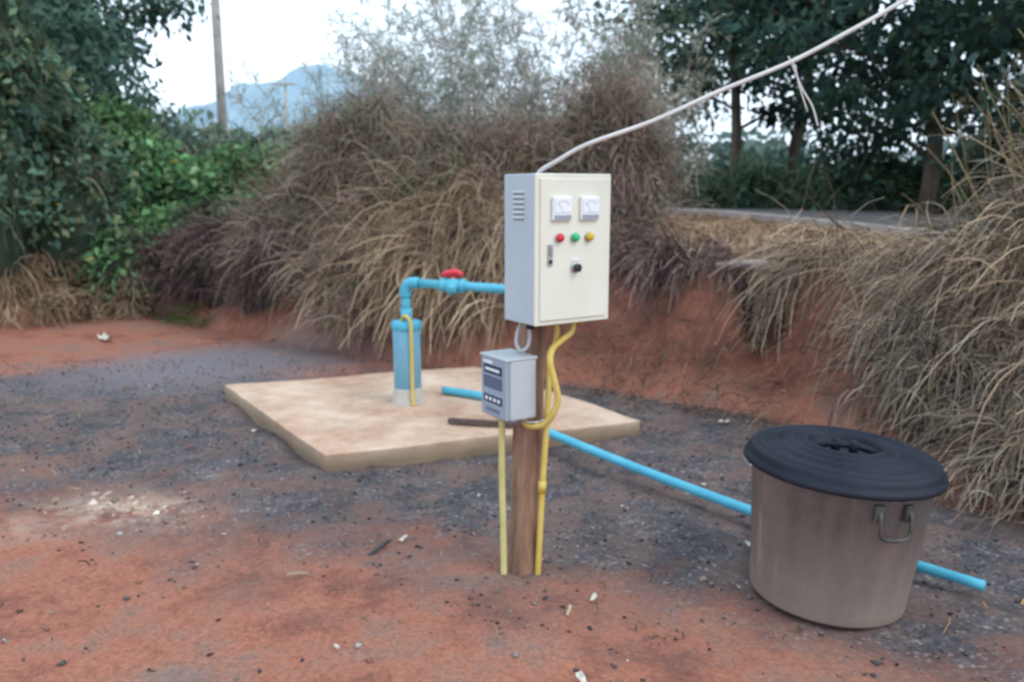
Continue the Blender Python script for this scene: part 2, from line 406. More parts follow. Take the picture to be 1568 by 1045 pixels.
tube('grey_wire_loop', [(.045,3.22,1.06),(.022,3.2,1.01),(.018,3.19,.965),(.035,3.18,.94),(.062,3.19,.955),(.07,3.2,1.0),(.06,3.22,1.06)], .0075, noisy('grey_wire',(.4,.42,.45),(.5,.5,.53),10,.5,0), yc, 10)

pc = empty('overhead_power_cable')
M_cab = noisy('white_cable', (.55,.54,.52), (.68,.66,.64), 8, .5, .05)
tube('cable', [(.10,3.18,1.60),(.105,3.13,1.628),(.16,3.09,1.66),(.275,3.08,1.722),(.512,3.09,1.805),(.75,3.11,1.91),(1.01,3.13,2.015),(1.224,3.15,2.125),(1.425,3.17,2.237),(1.9,3.2,2.52),(3.0,3.3,3.25),(6,3.6,5.2)], .0082, M_cab, pc, 10)
tube('tie_wire_1', [(1.01,3.13,2.02),(1.03,3.13,1.98),(1.06,3.13,1.92),(1.10,3.13,1.86),(1.125,3.13,1.79)], .0034, M_cab, pc, 6)
tube('tie_wire_2', [(1.0,3.13,2.035),(1.025,3.12,1.995),(1.045,3.12,1.93),(1.08,3.12,1.84)], .0026, M_cab, pc, 6)

# ---------------------------------------------------------------- concrete slab
slab = [Vector((-1.036,4.382,0)), Vector((.812,5.069,0)), Vector((-.30,6.76,0)), Vector((-2.167,6.06,0))]
bm = bmesh.new(); nS = 40
top = []
for j in range(nS+1):
    row = []
    for i in range(nS+1):
        p = (slab[0].lerp(slab[1], i/nS)).lerp(slab[3].lerp(slab[2], i/nS), j/nS)
        edge = min(i, j, nS-i, nS-j)
        z = .13+.006*wob(p.x,p.y,2)+.002*wob(p.x,p.y,8)
        if edge == 0: z -= .008; p = p+Vector((wob(p.x,p.y,2.1)*.008+wob(p.x,p.y,19)*.004, wob(p.x,p.y,2.3,2)*.008+wob(p.x,p.y,17,1)*.004, 0))
        row.append(bm.verts.new((p.x,p.y,float(z))))
    top.append(row)
for j in range(nS):
    for i in range(nS): bm.faces.new((top[j][i],top[j][i+1],top[j+1][i+1],top[j+1][i]))
loop = [top[0][i] for i in range(nS)]+[top[j][nS] for j in range(nS)]+[top[nS][i] for i in range(nS,0,-1)]+[top[j][0] for j in range(nS,0,-1)]
prev = loop
for lv in range(3):
    cur = []
    for q in loop:
        w = (wob(q.co.x*2, q.co.y*2, 1.6, lv)*.010+wob(q.co.x, q.co.y, 13, lv)*.008)*(.3+.5*lv)
        c = Vector((-.68,5.57,0)); dd = (Vector((q.co.x,q.co.y,0))-c).normalized()
        cur.append(bm.verts.new((q.co.x+dd.x*(w-.008*lv), q.co.y+dd.y*(w-.008*lv), q.co.z-.05*(lv+1))))
    for k in range(len(loop)):
        k2 = (k+1)%len(loop); bm.faces.new((prev[k2],prev[k],cur[k],cur[k2]))
    prev = cur
m, nt, b = newmat('stained_concrete'); L = nt.links.new
tc = N(nt, 'ShaderNodeTexCoord')
r1 = ramp(noise(1.1, 6, .66).outputs['Fac'], [(.34,(.33,.19,.13)),(.45,(.48,.32,.225)),(.55,(.57,.42,.315)),(.68,(.66,.54,.43))])
r2 = ramp(noise(5, 6, .68).outputs['Fac'], [(.3,(.80,.75,.72)),(.6,(1.08,1.06,1.04))])
cc = mix(1.0, r1.outputs[0], r2.outputs[0], 'MULTIPLY')
szs = N(nt,'ShaderNodeSeparateXYZ'); L(tc.outputs['Object'], szs.inputs[0])
side = ramp(szs.outputs['Z'], [(.04,(1,1,1)),(.105,(.35,.35,.35)),(.118,(0,0,0))])
cc = mix(side.outputs[0], cc, (.27,.20,.13))
L(cc, b.inputs['Base Color']); b.inputs['Roughness'].default_value = .85
bb = N(nt,'ShaderNodeBump',Strength=.25,Distance=.02); L(noise(14,6,.7).outputs['Fac'], bb.inputs['Height']); L(bb.outputs[0], b.inputs['Normal'])
o = frombm('concrete_slab', bm, m, None, True)
try: o.data.set_sharp_from_angle(angle=math.radians(40))
except Exception: pass

# ---------------------------------------------------------------- well head + blue pipes
M_blue = noisy('blue_pvc', (.07,.38,.53), (.11,.47,.61), 6, .45, .03, spec=.3)
M_blue2 = noisy('blue_pvc_faded', (.13,.42,.64), (.28,.57,.74), 5, .5, .05, stretch=(1,1,.4), spec=.3)
M_collar = noisy('pale_mortar', (.38,.38,.38), (.60,.53,.46), 9, .9, .4)
wh = empty('water_well_head')
wx, wy = -.714, 5.52
lathe('casing', [(.093,.10),(.093,.66),(.094,.664)], M_blue2, wh, 48, (wx,wy,0))
lathe('casing_cap', [(.100,.64),(.103,.645),(.103,.688),(.09,.697),(.03,.700)], M_blue, wh, 48, (wx,wy,0))
lathe('mortar_collar', [(.118,.118),(.110,.140),(.101,.17),(.098,.225),(.095,.235),(.09,.24)], M_collar, wh, 48, (wx,wy,0))
tube('riser', [(wx,wy,.69),(wx,wy,.90)], .031, M_blue, wh, 20, False)
tube('riser_socket', [(wx,wy,.695),(wx,wy,.78)], .039, M_blue, wh, 20, False)
tube('elbow', [(wx,wy,.86),(wx,wy,.905),(wx+.012,wy-.002,.937),(wx+.045,wy-.012,.953),(wx+.09,wy-.025,.955)], .039, M_blue, wh, 20)
run0 = Vector((wx+.06,wy-.015,.955)); run1 = Vector((.13,5.25,.93))
tube('header_pipe', [run0, run1], .030, M_blue, wh, 20, False)
dv = (run1-run0).normalized()
def on(t): return run0+(run1-run0)*t
tube('drop_elbow', [on(.93), run1, run1+Vector((.02,-.01,-.03)), run1+Vector((.022,-.012,-.08))], .037, M_blue, wh, 20)
tube('drop_pipe', [run1+Vector((.022,-.012,-.05)), Vector((.152,5.238,.15))], .030, M_blue, wh, 20, False)
c = on(.34)
tube('valve_body', [c-dv*.075, c-dv*.04, c, c+dv*.04, c+dv*.075], [.041,.04,.052,.04,.041], M_blue, wh, 20)
tube('valve_union_1', [c-dv*.085, c-dv*.05], .047, M_blue, wh, 10, False)
tube('valve_union_2', [c+dv*.05, c+dv*.085], .047, M_blue, wh, 10, False)
tube('valve_outlet', [c, c+Vector((-.01,-.06,-.03))], [.04,.032], M_blue, wh, 16, False)
tube('valve_stem', [c, c+Vector((0,0,.065))], .016, M_red, wh, 14, False)
tube('valve_handle', [c+Vector((-.075,.01,.066)),c+Vector((-.03,0,.082)),c+Vector((.02,0,.085)),c+Vector((.065,-.01,.07))], [.014,.022,.024,.014], M_red, wh, 12)
tube('header_socket', [on(.80), on(.87)], .036, M_blue, wh, 20, False)
tube('cable_conduit', [(wx-.03,wy-.03,.70),(wx-.01,wy-.06,.735),(wx+.025,wy-.10,.73),(wx+.042,wy-.106,.68),(wx+.045,wy-.106,.5),(wx+.045,wy-.108,.28),(wx+.05,wy-.115,.13)], .012, M_yel, wh, 12)

wp = empty('blue_water_pipe')
tube('slab_pipe', [(-.49,5.745,.162),(-.21,5.58,.160),(.05,5.40,.160)], .027, M_blue, wp, 18)
tube('main_pipe', [(-.06,5.30,.160),(-.04,5.06,.163),(.203,4.84,.123),(.65,4.30,.085),(1.15,3.70,.06),(1.48,3.34,.05),(1.843,3.0,.04)], [.027,.026,.026,.025,.025,.024,.020], M_blue, wp, 18)
tube('pipe_coupling', [(-.12,5.50,.160),(.03,5.41,.160),(-.01,5.36,.160),(-.055,5.24,.162)], .036, M_blue, wp, 18)
boxp('timber_offcut', (-.40,4.90,.140), (.02,4.94,.170), noisy('dark_timber',(.06,.04,.035),(.12,.08,.07),8,.8,.3,stretch=(1,6,6)), None, .004, 2, Matrix.Rotation(math.radians(-12),4,'Z'))

# ---------------------------------------------------------------- rubbish bin
tb = empty('garbage_bin', Matrix.Translation((1.235,3.035,.0)) @ Matrix.Rotation(math.radians(3.2),4,'Y') @ Matrix.Rotation(math.radians(0.5),4,'X'))
m_bin, nt, b = newmat('dusty_bin_plastic'); L = nt.links.new
tc = N(nt,'ShaderNodeTexCoord')
mp = N(nt,'ShaderNodeMapping'); mp.inputs['Scale'].default_value = (8,8,.6); L(tc.outputs['Object'], mp.inputs[0])
n1 = N(nt,'ShaderNodeTexNoise',Scale=2.0,Detail=4.,Roughness=.55); L(mp.outputs[0], n1.inputs['Vector'])
ca_ = ramp(n1.outputs['Fac'], [(.30,(.135,.125,.120)),(.48,(.17,.155,.146)),(.60,(.19,.17,.157)),(.68,(.30,.265,.24))]).outputs[0]
cb_ = ramp(noise(2.6,7,.72).outputs['Fac'], [(.3,(.66,.68,.72)),(.5,(1,.98,.97)),(.68,(1.38,1.28,1.2))]).outputs[0]
c0 = mix(1.0, ca_, cb_, 'MULTIPLY')
sx = N(nt,'ShaderNodeSeparateXYZ'); L(tc.outputs['Object'], sx.inputs[0])
dz = ramp(sx.outputs['Z'], [(0,(.8,.8,.8)),(.06,(.4,.4,.4)),(.3,(.22,.22,.22)),(.5,(0,0,0))]).outputs[0]
L(mix(dz, c0, (.32,.235,.185)), b.inputs['Base Color']); b.inputs['Roughness'].default_value=.85; b.inputs['Specular IOR Level'].default_value=.2
bq = N(nt,'ShaderNodeBump',Strength=.25,Distance=.008); L(noise(9,5,.6).outputs['Fac'], bq.inputs['Height']); L(bq.outputs[0], b.inputs['Normal'])
prof = [(.255,.0),(.283,.002),(.288,.012),(.291,.05),(.292,.055),(.330,.50),(.340,.505),(.342,.53),(.336,.545),(.32,.548)]
lathe('body', prof, m_bin, tb, 96)
M_lid = noisy('navy_black_plastic', (.006,.009,.018), (.014,.019,.032), 7, .6, .05, 40, spec=.25)
lid = [(.30,.515),(.352,.515),(.363,.520),(.366,.530),(.362,.541),(.352,.545),(.348,.560),(.342,.574),(.330,.582),(.318,.578),(.312,.586),(.298,.594),(.288,.586),(.262,.590),(.255,.602),(.243,.604),(.236,.594),(.205,.596),(.198,.608),(.186,.610),(.178,.599),(.155,.598),(.148,.612),(.138,.614),(.130,.604),(.122,.576),(.10,.566),(.02,.566)]
lathe('lid', lid, M_lid, tb, 96)
tube('lid_handle', [(-.115,.02,.572),(-.09,.02,.592),(-.05,.01,.602),(0,0,.604),(.05,-.01,.602),(.09,-.02,.592),(.115,-.02,.572)], .013, M_lid, tb, 12)
for k in (-1,1): lathe(f'lid_handle_stud_{k+2}', [(.016,.566),(.016,.620),(.010,.625)], M_lid, tb, 20, (k*.03,-k*.01,0))
M_hm = noisy('rusty_metal', (.045,.042,.04), (.10,.095,.09), 20, .6, .1, metal=.2)
ang = math.radians(-80)
def cp(a_, r, z): return (r*math.cos(a_), r*math.sin(a_), z)
for s, dA in (('front',ang),('back',ang+math.pi)):
    A = .165
    tube(f'bail_{s}', [cp(dA-A,.340,.475),cp(dA-A,.356,.455),cp(dA-A*.95,.362,.40),cp(dA-A*.7,.364,.382),cp(dA,.366,.378),cp(dA+A*.7,.364,.382),cp(dA+A*.95,.362,.40),cp(dA+A,.356,.455),cp(dA+A,.340,.475)], .0075, M_hm, tb, 10)
    for k in (-1,1):
        aa = dA+k*A
        boxp(f'bracket_{s}_{k+2}', Vector(cp(aa,.338,.465))-Vector((.012,.018,.03)), Vector(cp(aa,.338,.465))+Vector((.012,.018,.03)), M_hm, tb, .004, 2, Matrix.Rotation(aa,4,'Z'))

# ---------------------------------------------------------------- stones, litter
def stones(name, xy, size, cols, sink=.3):
    Nn = len(xy); oct_ = np.array([[1,0,0],[-1,0,0],[0,1,0],[0,-1,0],[0,0,1],[0,0,-1]],float)
    tri = np.array([[0,2,4],[2,1,4],[1,3,4],[3,0,4],[2,0,5],[1,2,5],[3,1,5],[0,3,5]])
    V = oct_[None]*(size[:,None,None]*(.55+.6*R.random((Nn,6,1))))
    V = V+R.normal(size=V.shape)*size[:,None,None]*.22
    a_ = R.random(Nn)*6.28; ca, sa = np.cos(a_), np.sin(a_)
    X = V[...,0]*ca[:,None]-V[...,1]*sa[:,None]; Y = V[...,0]*sa[:,None]+V[...,1]*ca[:,None]; Z = V[...,2]*.6
    z0 = H(xy[:,0],xy[:,1])+size*sink
    V = np.stack([X+xy[:,0:1],Y+xy[:,1:2],Z+z0[:,None]],-1).reshape(-1,3)
    F = (tri[None]+(np.arange(Nn)*6)[:,None,None]).reshape(-1,3)
    C = np.repeat(palette(Nn,cols,.25)[:,None],6,1).reshape(-1,3)
    me = bpy.data.meshes.new(name); fillmesh(me,V,F,np.clip(C,.01,.8)); me.materials.append(M_stone)
    return link(bpy.data.objects.new(name,me))
def inslab(x,y): return slabdist(x,y) < -.01
Nn = 26000
xy = np.stack([R.uniform(-5,3.6,Nn), 1.6+R.random(Nn)**1.3*6.],-1)
g = (xy[:,1]-(2.95-.45*xy[:,0])+.35*wob(xy[:,0],xy[:,1],1.3,1))/1.6+.5
g = g*np.clip(.6+.8*wob(xy[:,0],xy[:,1],2.7,3),.1,1)
keep = (R.random(Nn) < np.clip(g,.06,1)) & (bank_t(xy[:,0],xy[:,1]) < .1) & ~inslab(xy[:,0],xy[:,1])
xy = xy[keep]
stones('gravel', xy, .0035+.007*R.random(len(xy))**3*1.6, [(.05,.05,.055),(.08,.08,.085),(.11,.105,.105),(.12,.075,.062),(.19,.175,.165),(.07,.07,.08)])
k_ = 110
xy = np.stack([-1.88+R.normal(size=k_)*.22, 3.87+R.normal(size=k_)*.08],-1); xy[:,1] -= .3*(xy[:,0]+1.88)
stones('rubble_pile', xy, .010+.045*R.random(k_)**3, [(.42,.33,.26),(.36,.27,.2),(.50,.42,.34),(.30,.2,.16)], -.15)
xy = np.stack([R.uniform(-4,3,420), 1.9+R.random(420)*5],-1); xy = xy[~inslab(xy[:,0],xy[:,1])]
stones('pebbles', xy, .006+.016*R.random(len(xy))**2.5, [(.25,.22,.2),(.22,.12,.09),(.1,.1,.1),(.45,.42,.4)], .2)
LP = [(-1.68,5.25,.035),(-.49,3.5,.03),(.31,2.93,.025),(1.42,5.35,.04),(1.06,3.42,.04),(1.02,4.2,.03),(.22,2.4,.03),(-4.3,8.6,.12),(-2.3,3.1,.018),(-.6,2.6,.014),(2.2,3.0,.02),(.9,3.05,.012),(.55,3.9,.012)]
bm = bmesh.new()
for x_,y_,s in LP:
    z_ = float(H(x_,y_)); an = R.random()*3
    vs = []
    for j in range(3):
        for i in range(4):
            u_ = (i-1.5)/1.5*s; w_ = (j-1)*s*.35
            vs.append(bm.verts.new((x_+u_*math.cos(an)-w_*math.sin(an), y_+u_*math.sin(an)+w_*math.cos(an), z_+.012+s*.6*R.random())))
    for j in range(2):
        for i in range(3): bm.faces.new((vs[j*4+i],vs[j*4+i+1],vs[j*4+i+5],vs[j*4+i+4]))
frombm('litter', bm, plain('scrap_white',(.58,.55,.46),.6))
Nn = 700
B = np.stack([R.uniform(-4.5,3.,Nn), 2.6+R.random(Nn)*6, np.zeros(Nn)],-1); B = B[(bank_t(B[:,0],B[:,1])<.3) & ~inslab(B[:,0],B[:,1])]; Nn = len(B)
B[:,2] = H(B[:,0],B[:,1])+.008
D = R.normal(size=(Nn,3)); D[:,2] = .05
P = grow(B,D,.02+.07*R.random(Nn)**3,.05,4,.15)
strips('ground_twigs', P, np.full((Nn,4),.006)*R.uniform(.5,2,(Nn,1)), palette(Nn, [(.12,.08,.05),(.3,.2,.1),(.10,.07,.05),(.35,.28,.18)]), M_straw)
tube('fallen_stick', [(-.62,3.34,.012),(-.57,3.40,.03),(-.54,3.46,.028)], [.006,.012,.006], M_dark, None, 8)

# ---------------------------------------------------------------- vegetation
TAN = [(.42,.31,.20),(.33,.24,.155),(.49,.375,.25),(.26,.18,.13)]
PINK = [(.33,.235,.20),(.26,.185,.165),(.37,.275,.22),(.23,.165,.14),(.25,.23,.145),(.31,.21,.19)]
GREY = [(.37,.30,.22),(.27,.21,.16),(.43,.36,.27),(.17,.13,.10),(.43,.32,.21),(.31,.27,.22)]
DKP = [(.13,.088,.092),(.165,.11,.105),(.09,.067,.07),(.15,.12,.095)]
GRB = [(.17,.21,.12),(.20,.22,.13),(.23,.20,.14)]
def drape(name, x0, x1, Nn, d0, d1, length, cols, parent=None, width=.010, droop=.45, up=.35, side=0., lift=.08, tuft=14, sp=.05):
    T = max(Nn//tuft,1)
    x = R.uniform(x0,x1,T); b_ = bank_base(x); sl = (bank_base(x+.15)-bank_base(x-.15))/.3
    q = np.sqrt(1+sl*sl); dd = R.uniform(d0,d1,T); nx = -sl/q; ny = 1/q
    X = x+nx*dd; Y = b_+ny*dd
    Bt = np.stack([X,Y,H(X,Y)+lift*R.random(T)],-1)
    Dt = np.stack([-nx+side,-ny,np.full(T,up)],-1)+R.normal(size=(T,3))*.45
    Lt = length*(.4+R.random(T)); dt_ = droop*(.4+1.2*R.random(T))
    Ct = palette(T,cols,.22)*np.clip(1+.35*wob(X*2.3,Y*2.3,1.4),.4,1.6)[:,None]
    i = R.integers(0,T,Nn)
    B = Bt[i]+R.normal(size=(Nn,3))*sp; B[:,2] = np.maximum(B[:,2],H(B[:,0],B[:,1])+.01)
    P = grow(B,Dt[i]+R.normal(size=(Nn,3))*.28,Lt[i]*(.5+.7*R.random(Nn)),dt_[i],6,.13)
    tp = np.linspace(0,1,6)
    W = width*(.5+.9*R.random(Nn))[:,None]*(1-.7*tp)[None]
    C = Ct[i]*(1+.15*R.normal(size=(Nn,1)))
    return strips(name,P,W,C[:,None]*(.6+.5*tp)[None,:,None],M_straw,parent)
mound = empty('dry_grass_mound')
LM = [(-2.25,9.3,.85,.75,.7,.8),(-1.55,9.1,1.15,.85,.75,1.3),(-.7,8.8,1.1,.9,.8,1.1),(.25,8.6,1.1,.9,.8,1.1),(.95,8.4,1.3,.62,.7,1.3),(-.9,8.15,.5,1.1,.6,.8),(.05,7.8,.55,.75,.5,.75)]
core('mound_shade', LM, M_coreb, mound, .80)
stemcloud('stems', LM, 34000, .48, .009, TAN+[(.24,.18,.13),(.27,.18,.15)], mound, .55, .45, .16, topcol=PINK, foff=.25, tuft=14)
stemcloud('fine_stems', LM, 18000, .40, .007, [(.38,.30,.26),(.30,.23,.20),(.25,.24,.16)], mound, .30, .8, .12, tuft=8, spread=.15)
stemcloud('greenish_grass', LM[:3], 8000, .45, .010, GRB, mound, .45, .7, .10, tuft=22)
leafcloud('green_bits', LM, 8000, .06, [(.15,.19,.11),(.18,.21,.12),(.27,.20,.17),(.31,.24,.20)], mound, .1)
drape('hanging_hay', -1.9, -.1, 5500, .15, 1.2, .8, TAN, mound, .010, .45, .7, 0, .45)
drape('hanging_hay_edge', -.2, .9, 1800, .6, 1.4, .5, PINK+DKP, mound, .010)
stemcloud('purple_withered_band', [(-2.1,8.9,.75,.9,.4,.5),(-1.0,8.5,1.0,1.0,.5,.5)], 6000, .42, .009, DKP+[(.21,.145,.135)], mound, .5, .3, .15)
dk = empty('withered_shrub')
LD = [(-3.2,10.2,.6,1.0,.7,.65),(-4.2,10.8,.55,.75,.6,.5),(-2.5,9.5,.55,.75,.55,.7)]
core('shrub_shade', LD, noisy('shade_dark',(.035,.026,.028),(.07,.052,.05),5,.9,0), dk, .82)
stemcloud('withered_stems', LD, 11000, .45, .010, DKP+[(.18,.13,.11)], dk, .5, .3, .15)
leafcloud('withered_leaves', LD, 4500, .07, [(.15,.095,.095),(.17,.12,.095),(.11,.12,.08)], dk)
hay = empty('dead_grass_heap')
LH = [(2.5,4.9,.35,.34,.7,.55),(2.9,4.9,.5,.40,.8,.75),(3.4,4.85,.85,.55,.9,1.15),(2.8,4.1,.15,.45,.5,.5),(3.5,3.8,.3,.8,.6,.8)]
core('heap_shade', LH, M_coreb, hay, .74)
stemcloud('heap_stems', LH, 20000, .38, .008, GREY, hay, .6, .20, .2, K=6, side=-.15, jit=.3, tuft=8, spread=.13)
stemcloud('heap_fine', LH, 9000, .32, .0065, [(.34,.28,.22),(.25,.2,.16)], hay, .3, .2, .12, K=5, tuft=4, spread=.1)
stemcloud('heap_long_stalks', LH, 350, .65, .010, [(.50,.39,.26),(.42,.34,.24)], hay, .5, .2, .1, K=7, side=-.3, tuft=3, spread=.15)
drape('heap_overhang', 1.95, 3.6, 6000, .3, 1.1, .55, GREY+TAN, hay, .009, .5, .4, -.1, .25, 8, .11)
drape('heap_overhang_front', 2.35, 4.6, 4500, -.05, .8, .45, TAN+GREY, hay, .008, .35, .4, -.2, .2, 8, .11)
drape('heap_sprawl', 1.5, 2.4, 800, .5, 1.0, .75, [(.42,.33,.23),(.34,.26,.19),(.25,.19,.14)], hay, .009, .40, .4, -.3, .12, 5, .08)
Nn = 330
B = np.stack([R.uniform(2.85,4.4,Nn),R.uniform(4.4,5.3,Nn),np.zeros(Nn)],-1); B[:,2] = .9+(B[:,0]-2.8)*.7
P = grow(B,np.stack([R.normal(size=Nn)*.28-.1,R.normal(size=Nn)*.2,np.ones(Nn)],-1),.4+.9*R.random(Nn),.06,7,.08)
strips('dry_reeds',P,(.011*(1-.6*np.linspace(0,1,7)))[None]*R.uniform(.6,1.5,(Nn,1)),palette(Nn,[(.36,.29,.18),(.24,.22,.12),(.30,.23,.14)]),M_straw,hay)
bk = empty('bank_grass')
drape('crest_grass', .7, 2.0, 2600, .65, 1.2, .42, TAN+PINK+[(.14,.09,.08)], bk, .010, .6, .4, 0, .06)
drape('crest_withered', .55, 1.5, 1300, .5, 1.0, .3, DKP, bk, .010, .4, .5, 0, .12)
drape('bank_roots', .4, 2.0, 500, .1, .8, .35, [(.12,.08,.06),(.2,.13,.09)], bk, .006, .3, .2, tuft=4)
drape('foot_litter', .3, 2.0, 700, -.35, .3, .18, [(.2,.14,.1),(.3,.22,.14),(.1,.07,.055)], bk, .007, .3, .1, tuft=5, sp=.1)
drape('left_bank_straw', -7.8, -4.75, 6500, -.3, 1.0, .5, TAN, bk, .012, .35, .8, .3, .2)
drape('left_bank_green', -4.8, -3.4, 700, -.3, .4, .16, [(.09,.15,.05),(.12,.16,.07)], bk, .012, .3, .8)
Nn = 17000
B = np.stack([R.uniform(1.0,6.0,Nn),R.uniform(6.2,12.5,Nn),np.zeros(Nn)],-1)
B = B[(bank_t(B[:,0],B[:,1])>.7)&(((B[:,0]-3.6)*.895+(B[:,1]-10.8)*.447)<-.08)]; Nn=len(B); B[:,2] = H(B[:,0],B[:,1])+.01
D = R.normal(size=(Nn,3)); D[:,2] = np.abs(D[:,2])*.2+.02
Ln = (.12+.16*R.random(Nn))*(1+.5*wob(B[:,0]*2,B[:,1]*2))
P = grow(B,D,Ln,.35,4)
strips('straw_field',P,np.full((Nn,4),.015)*np.linspace(1,.3,4)[None],palette(Nn,[(.46,.30,.19),(.56,.39,.26),(.38,.26,.17),(.27,.19,.12)])*np.clip(1+.4*wob(B[:,0]*1.5,B[:,1]*1.5),.5,1.5)[:,None],M_straw,bk)
Nn = 500
B = np.stack([R.uniform(1.3,3.4,Nn),R.uniform(6.9,9,Nn),np.zeros(Nn)],-1); B[:,2]=H(B[:,0],B[:,1])
P = grow(B,np.stack([R.normal(size=Nn)*.4,R.normal(size=Nn)*.4,np.ones(Nn)],-1),.12+.18*R.random(Nn),.2,5,.1)
strips('standing_stalks',P,np.full((Nn,5),.012)*np.linspace(1,.3,5)[None],palette(Nn,TAN),M_straw,bk)
M_gb = noisy('grey_bark',(.20,.155,.145),(.38,.31,.29),6,.9,.5)
def hp(x_,y_,o_): return (x_,y_,float(H(x_,y_))+o_)
z1 = max(hp(1.75,6.5,0)[2], hp(2.1,6.45,0)[2])
tube('fallen_log', [(1.58,6.42,z1+.10),(1.85,6.33,z1+.105),(2.12,6.22,z1+.08),(2.38,6.12,z1+.03)], [.025,.05,.055,.045], M_gb, None, 12)
def ribbon(name, pts, wR, zofs, thick, mat):
    bm = bmesh.new(); rows = []
    for i in range(len(pts)):
        p = Vector((*pts[i],0)); t = (Vector((*pts[min(i+1,len(pts)-1)],0))-Vector((*pts[max(i-1,0)],0))).normalized()
        s = Vector((t.y,-t.x,0)); z = RZ[i]+zofs
        a_, b_ = p+s*wR[0], p+s*wR[1]
        rows.append([bm.verts.new((a_.x,a_.y,z-thick)),bm.verts.new((a_.x,a_.y,z)),bm.verts.new((b_.x,b_.y,z)),bm.verts.new((b_.x,b_.y,z-thick))])
    for A,B_ in zip(rows[:-1],rows[1:]):
        for k in range(3): bm.faces.new((A[k],A[k+1],B_[k+1],B_[k]))
    return frombm(name,bm,mat)
ribbon('road', RP, (.15,4.2), -.03, .3, noisy('worn_asphalt',(.10,.095,.095),(.17,.16,.155),4,.9,.3))
ribbon('road_kerb', RP, (0,.148), .04, .30, noisy('kerb_concrete',(.44,.38,.36),(.58,.51,.48),4,.85,.3))

def tree(name, base, height, spread, Nleaf, lsize, cols, seed, trunk_r=.16, lean=(0,0), nb=11, csz=.75, low=.3):
    rs = np.random.default_rng(seed); e = empty(name)
    z0 = float(H(base[0],base[1]))-.1; b0 = np.array([base[0],base[1],z0])
    top = b0+np.array([lean[0],lean[1],height*.9])
    tr = [b0+(top-b0)*t+np.array([rs.normal()*.15,rs.normal()*.15,0])*(t>0) for t in np.linspace(0,1,6)]
    tube('trunk',[tuple(p) for p in tr],[trunk_r,trunk_r*.75,trunk_r*.5,trunk_r*.15],M_bark,e,10)
    cl = []
    for k in range(nb):
        t = low+(1-low)*(k+.5)/nb; p = b0+(top-b0)*t
        az = k*2.4+rs.normal()*.4; ln = spread*(1-.45*abs(t-.55)/.45)*(.7+.5*rs.random())
        d = np.array([math.cos(az),math.sin(az),.3+.3*rs.random()])
        q1 = p+d*ln*.5; q2 = p+d*ln*np.array([1,1,.75])
        tube(f'limb_{k+1}',[tuple(p),tuple(q1),tuple(q2)],[trunk_r*.38*(1.1-t),.012],M_bark,e,7)
        cl += [q1,q2,q2+rs.normal(size=3)*.5]
        for j in range(3):
            d2 = d+rs.normal(size=3)*.7; q3 = q1+d2*ln*.45
            tube(f'twig_{k+1}_{j+1}',[tuple(q1),tuple(q3)],[.018,.006],M_bark,e,5,True,3)
            cl.append(q3)
    cl.append(top); cl = np.array(cl)
    k = rs.integers(0,len(cl),Nleaf); sz = csz*(.5+rs.random(len(cl)))
    off = rs.normal(size=(Nleaf,3)); off = off/np.linalg.norm(off,axis=1,keepdims=True)*(rs.random(Nleaf)**.45)[:,None]
    P0 = cl[k]+off*sz[k][:,None]*np.array([1,1,.6])
    D = unit(off*.5+R.normal(size=(Nleaf,3))*.7+np.array([0,0,-.5])); Ls = lsize*(.5+.8*R.random(Nleaf))
    P = np.stack([P0,P0+D*(Ls*.5)[:,None],P0+D*Ls[:,None]],1); W = np.stack([Ls*.1,Ls*.5,Ls*.05],1)
    tone = .65+.7*rs.random(len(cl))
    C = palette(Nleaf,cols)*tone[k][:,None]*np.clip(.8+.4*off[:,2],.45,1.3)[:,None]
    strips('leaves',P,W,C,M_leaf,e)
    return e
DG = [(.075,.14,.12),(.09,.16,.125),(.06,.12,.105),(.10,.16,.10)]
tree('broadleaf_tree',(6.9,14.0),5.8,2.5,11000,.19,DG,1,.15,(-.3,0),13,.75,.12)
tree('broadleaf_tree',(9.3,13.5),6.8,2.8,13000,.20,DG,2,.17,(0,0),14,.95,.1)
tree('broadleaf_tree',(4.3,17),6.6,1.9,5500,.19,DG+[(.11,.16,.10)],3,.13,(.5,0),11,.65,.25)
tree('broadleaf_tree',(6.9,9.6),4.9,1.7,7500,.15,DG+[(.14,.12,.07)],4,.11,(.3,0),11,.6,.15)
tree('broadleaf_tree',(6.4,19),7.6,2.4,6000,.21,DG,5,.17,(0,0),11,.8,.3)
tree('broadleaf_tree',(2.9,19),5.0,1.6,3200,.17,[(.12,.18,.14),(.15,.20,.16)],8,.08,(.3,0),9,.6,.2)
hd_ = empty('roadside_hedge')
LG = [(4.6,16.5,1.2,1.4,.9,.75),(6.6,15.5,1.2,1.5,.9,.95),(8.8,14.2,1.2,1.6,.9,1.2),(11,13,1.3,1.6,1,1.7),(3.2,18,1.3,1.4,.9,.7),(13.5,12,1.5,2,1,2.2)]
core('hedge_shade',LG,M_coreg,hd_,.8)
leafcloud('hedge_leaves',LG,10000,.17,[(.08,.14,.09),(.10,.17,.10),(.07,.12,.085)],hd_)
stemcloud('hedge_grass',LG,7000,.7,.022,[(.17,.23,.14),(.22,.25,.16)],hd_,.2,1.0,.1,tuft=12,spread=.2)

